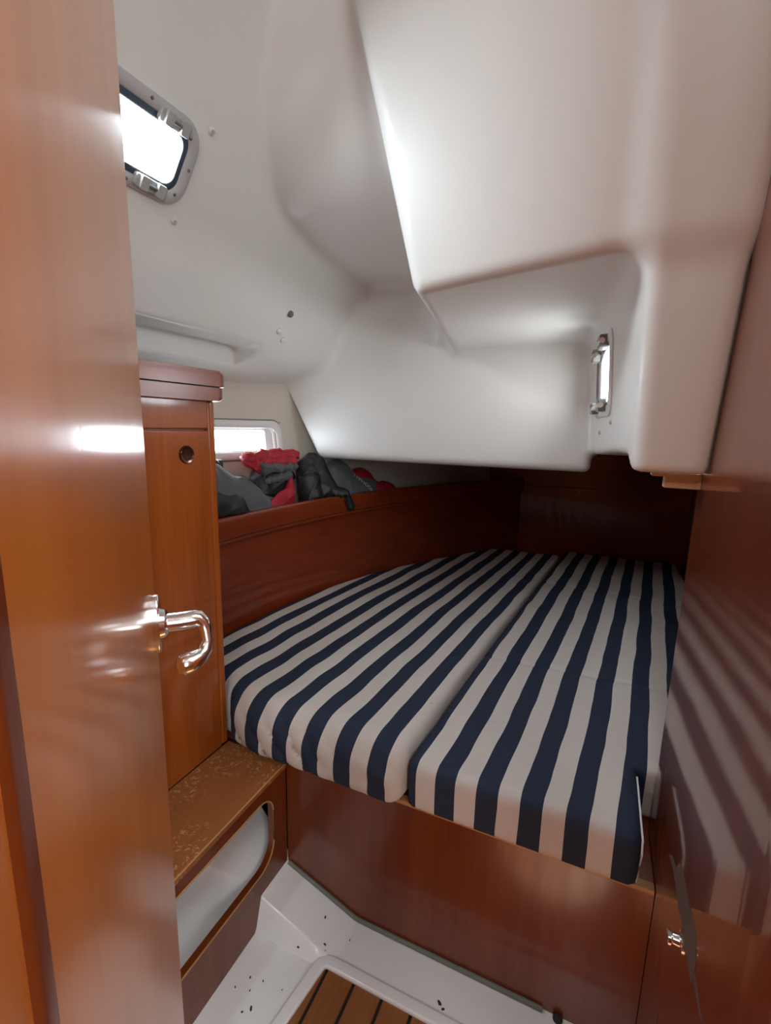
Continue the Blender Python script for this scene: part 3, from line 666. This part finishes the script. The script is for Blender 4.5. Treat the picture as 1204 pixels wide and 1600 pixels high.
def cloth(name, fn, lo, hi, mat, parent, h=0.0065, over_rail=False):
    def g(x, y, z):
        xs = xside(y); f = fn(x, y, z)
        f = np.maximum(f, xhull(y, z)+0.004-x)
        if over_rail: return np.maximum(f, np.minimum(np.minimum(x-(xs-0.011), xs+0.024-x), 1.0575-z))
        f = np.maximum(f, 0.9915-z)
        return np.maximum(f, np.minimum(x-(xs-0.011), 1.0575-z))
    return nets_obj(name, g, lo, hi, h, mat, parent)
j1 = empty('jacket', (-1.33, 1.48, 0.992), 'slate grey jacket heaped on the shelf next to the locker', 'jacket', 'jackets on the shelf')
cloth('body', lambda x, y, z: smin(smin(ell(x, y, z, (-1.34, 1.34, 1.07), (0.085, 0.16, 0.17)), ell(x, y, z, (-1.32, 1.50, 1.03), (0.09, 0.15, 0.13)), 0.05), ell(x, y, z, (-1.32, 1.66, 1.0), (0.085, 0.12, 0.085)), 0.04)+crease(x, y, z, 0.007, 16, 0.4), (-1.46, 1.12, 0.98), (-1.18, 1.84, 1.29), M_grey, j1)
cloth('sleeve', lambda x, y, z: smin(cap3(x, y, z, (-1.275, 1.18, 1.14), (-1.262, 1.40, 1.065), 0.052, 0.050), cap3(x, y, z, (-1.262, 1.40, 1.065), (-1.27, 1.44, 1.03), 0.048, 0.042), 0.03)+crease(x, y, z, 0.007, 28, 1), (-1.36, 1.10, 0.98), (-1.17, 1.53, 1.22), M_black, j1, 0.006)
cloth('collar', lambda x, y, z: np.abs(cap3(x, y, z, (-1.36, 1.22, 1.238), (-1.37, 1.45, 1.232), 0.024, 0.016))-0.005+crease(x, y, z, 0.006, 70), (-1.42, 1.17, 1.18), (-1.31, 1.52, 1.29), M_black, j1, 0.006)
j2 = empty('jacket', (-1.33, 1.75, 0.992), 'red and black jacket with a rolled red collar in the middle of the shelf', 'jacket', 'jackets on the shelf')
cloth('rolled_collar', lambda x, y, z: smin(smin(cap3(x, y, z, (-1.33, 1.58, 1.248), (-1.325, 1.74, 1.258), 0.024, 0.021), cap3(x, y, z, (-1.325, 1.74, 1.252), (-1.31, 1.89, 1.250), 0.026, 0.020), 0.015), smin(cap3(x, y, z, (-1.315, 1.585, 1.24), (-1.30, 1.645, 1.185), 0.026, 0.013), cap3(x, y, z, (-1.30, 1.66, 1.232), (-1.285, 1.83, 1.228), 0.010, 0.016), 0.012), 0.015)+crease(x, y, z, 0.010, 37, 2.6), (-1.39, 1.53, 1.14), (-1.24, 1.94, 1.30), M_red, j2, 0.005)
cloth('body', lambda x, y, z: smin(ell(x, y, z, (-1.345, 1.76, 1.12), (0.06, 0.13, 0.12)), smin(ell(x, y, z, (-1.36, 1.58, 1.06), (0.05, 0.17, 0.085)), cap3(x, y, z, (-1.33, 1.56, 1.10), (-1.32, 1.70, 1.105), 0.02, 0.02), 0.02), 0.03)+crease(x, y, z, 0.010, 34, 3), (-1.44, 1.40, 0.98), (-1.25, 1.92, 1.26), M_black, j2, 0.006)
cloth('lining_fold', lambda x, y, z: np.minimum(cap3(x, y, z, (-1.29, 1.63, 1.205), (-1.28, 1.83, 1.200), 0.020, 0.017), cap3(x, y, z, (-1.295, 1.66, 1.150), (-1.28, 1.79, 1.165), 0.012, 0.018))+crease(x, y, z, 0.006, 50, 5), (-1.36, 1.57, 1.11), (-1.23, 1.88, 1.25), M_grey, j2, 0.005)
cloth('red_flap', lambda x, y, z: smin(ell(x, y, z, (-1.258, 1.715, 1.045), (0.020, 0.082, 0.062)), cap3(x, y, z, (-1.262, 1.765, 1.075), (-1.275, 1.80, 1.150), 0.022, 0.009), 0.025)+crease(x, y, z, 0.005, 26, 1), (-1.32, 1.60, 0.985), (-1.20, 1.86, 1.18), M_red, j2, 0.005)
tag(cloth('care_label', lambda x, y, z: ell(x, y, z, (-1.262, 1.80, 1.09), (0.006, 0.016, 0.022)), (-1.29, 1.77, 1.05), (-1.24, 1.83, 1.13), M_white, j2, 0.004), 'small white label')
j3 = empty('jacket', (-1.28, 1.98, 0.992), 'black jacket with one sleeve cuff hanging over the shelf rail', 'jacket', 'jackets on the shelf')
cloth('sleeve', lambda x, y, z: smin(smin(cap3(x, y, z, (-1.26, 1.90, 1.19), (-1.215, 1.885, 1.06), 0.048, 0.050), cap3(x, y, z, (-1.28, 2.00, 1.185), (-1.205, 1.99, 1.08), 0.060, 0.058), 0.02), cap3(x, y, z, (-1.22, 2.05, 1.10), (-1.19, 2.0, 1.075), 0.04, 0.04), 0.02)+crease(x, y, z, 0.010, 30, 4), (-1.40, 1.80, 0.985), (-1.10, 2.14, 1.28), M_black, j3, 0.006)
cloth('cuff', lambda x, y, z: np.maximum(smin(cap3(x, y, z, (-1.19, 1.98, 1.085), (-1.125, 2.01, 1.062), 0.030, 0.030), cap3(x, y, z, (-1.115, 2.03, 1.055), (-1.095, 2.045, 1.002), 0.024, 0.022), 0.02), -cap3(x, y, z, (-1.05, 1.99, 1.06), (-1.10, 2.0, 1.045), 0.014, 0.016))+crease(x, y, z, 0.004, 44, 2), (-1.26, 1.93, 0.95), (-1.04, 2.11, 1.13), M_black, j3, 0.005, True)
j4 = empty('jacket', (-1.18, 2.25, 0.992), 'grey jacket with white TYPHOON lettering and a red end under the white moulding', 'jacket', 'jackets on the shelf')
def f4(x, y, z): return smin(ell(x, y, z, (-1.22, 2.12, 1.08), (0.085, 0.12, 0.135)), ell(x, y, z, (-1.145, 2.27, 1.03), (0.075, 0.14, 0.095)), 0.05)+crease(x, y, z, 0.005, 16, 2)
cloth('body', f4, (-1.36, 1.97, 0.985), (-1.03, 2.44, 1.24), M_grey, j4)
cloth('red_panel', lambda x, y, z: smin(ell(x, y, z, (-1.18, 2.30, 1.06), (0.08, 0.11, 0.105)), ell(x, y, z, (-1.10, 2.42, 1.02), (0.075, 0.13, 0.066)), 0.04)+crease(x, y, z, 0.005, 22, 3), (-1.33, 2.14, 0.985), (-1.0, 2.58, 1.19), M_red, j4)
# white lettering printed along the seam of the grey jacket, laid onto the cloth surface
fc = bpy.data.curves.new('lettering', 'FONT'); fc.body = 'TYPHOON'; fc.size = 0.030; fc.space_character = 1.05
to = bpy.data.objects.new('lettering_tmp', fc); COL.objects.link(to)
bpy.context.view_layer.update()
tm = bpy.data.meshes.new_from_object(to.evaluated_get(bpy.context.evaluated_depsgraph_get()))
bpy.data.objects.remove(to)
e1 = Vector((0.42, 0.62, -0.66)).normalized(); nd = Vector((0.78, -0.52, 0.34)); nd = (nd-e1*nd.dot(e1)).normalized(); e2 = nd.cross(e1)
T0 = Vector((-1.165, 2.165, 1.135))
for v in tm.vertices:
    p = T0+e1*v.co.x+e2*v.co.y+nd*0.10
    for _ in range(90):
        if float(f4(np.array(p.x), np.array(p.y), np.array(p.z))) < 0.002: break
        p = p-nd*0.002
    v.co = p
link('lettering', tm, M_white, j4)
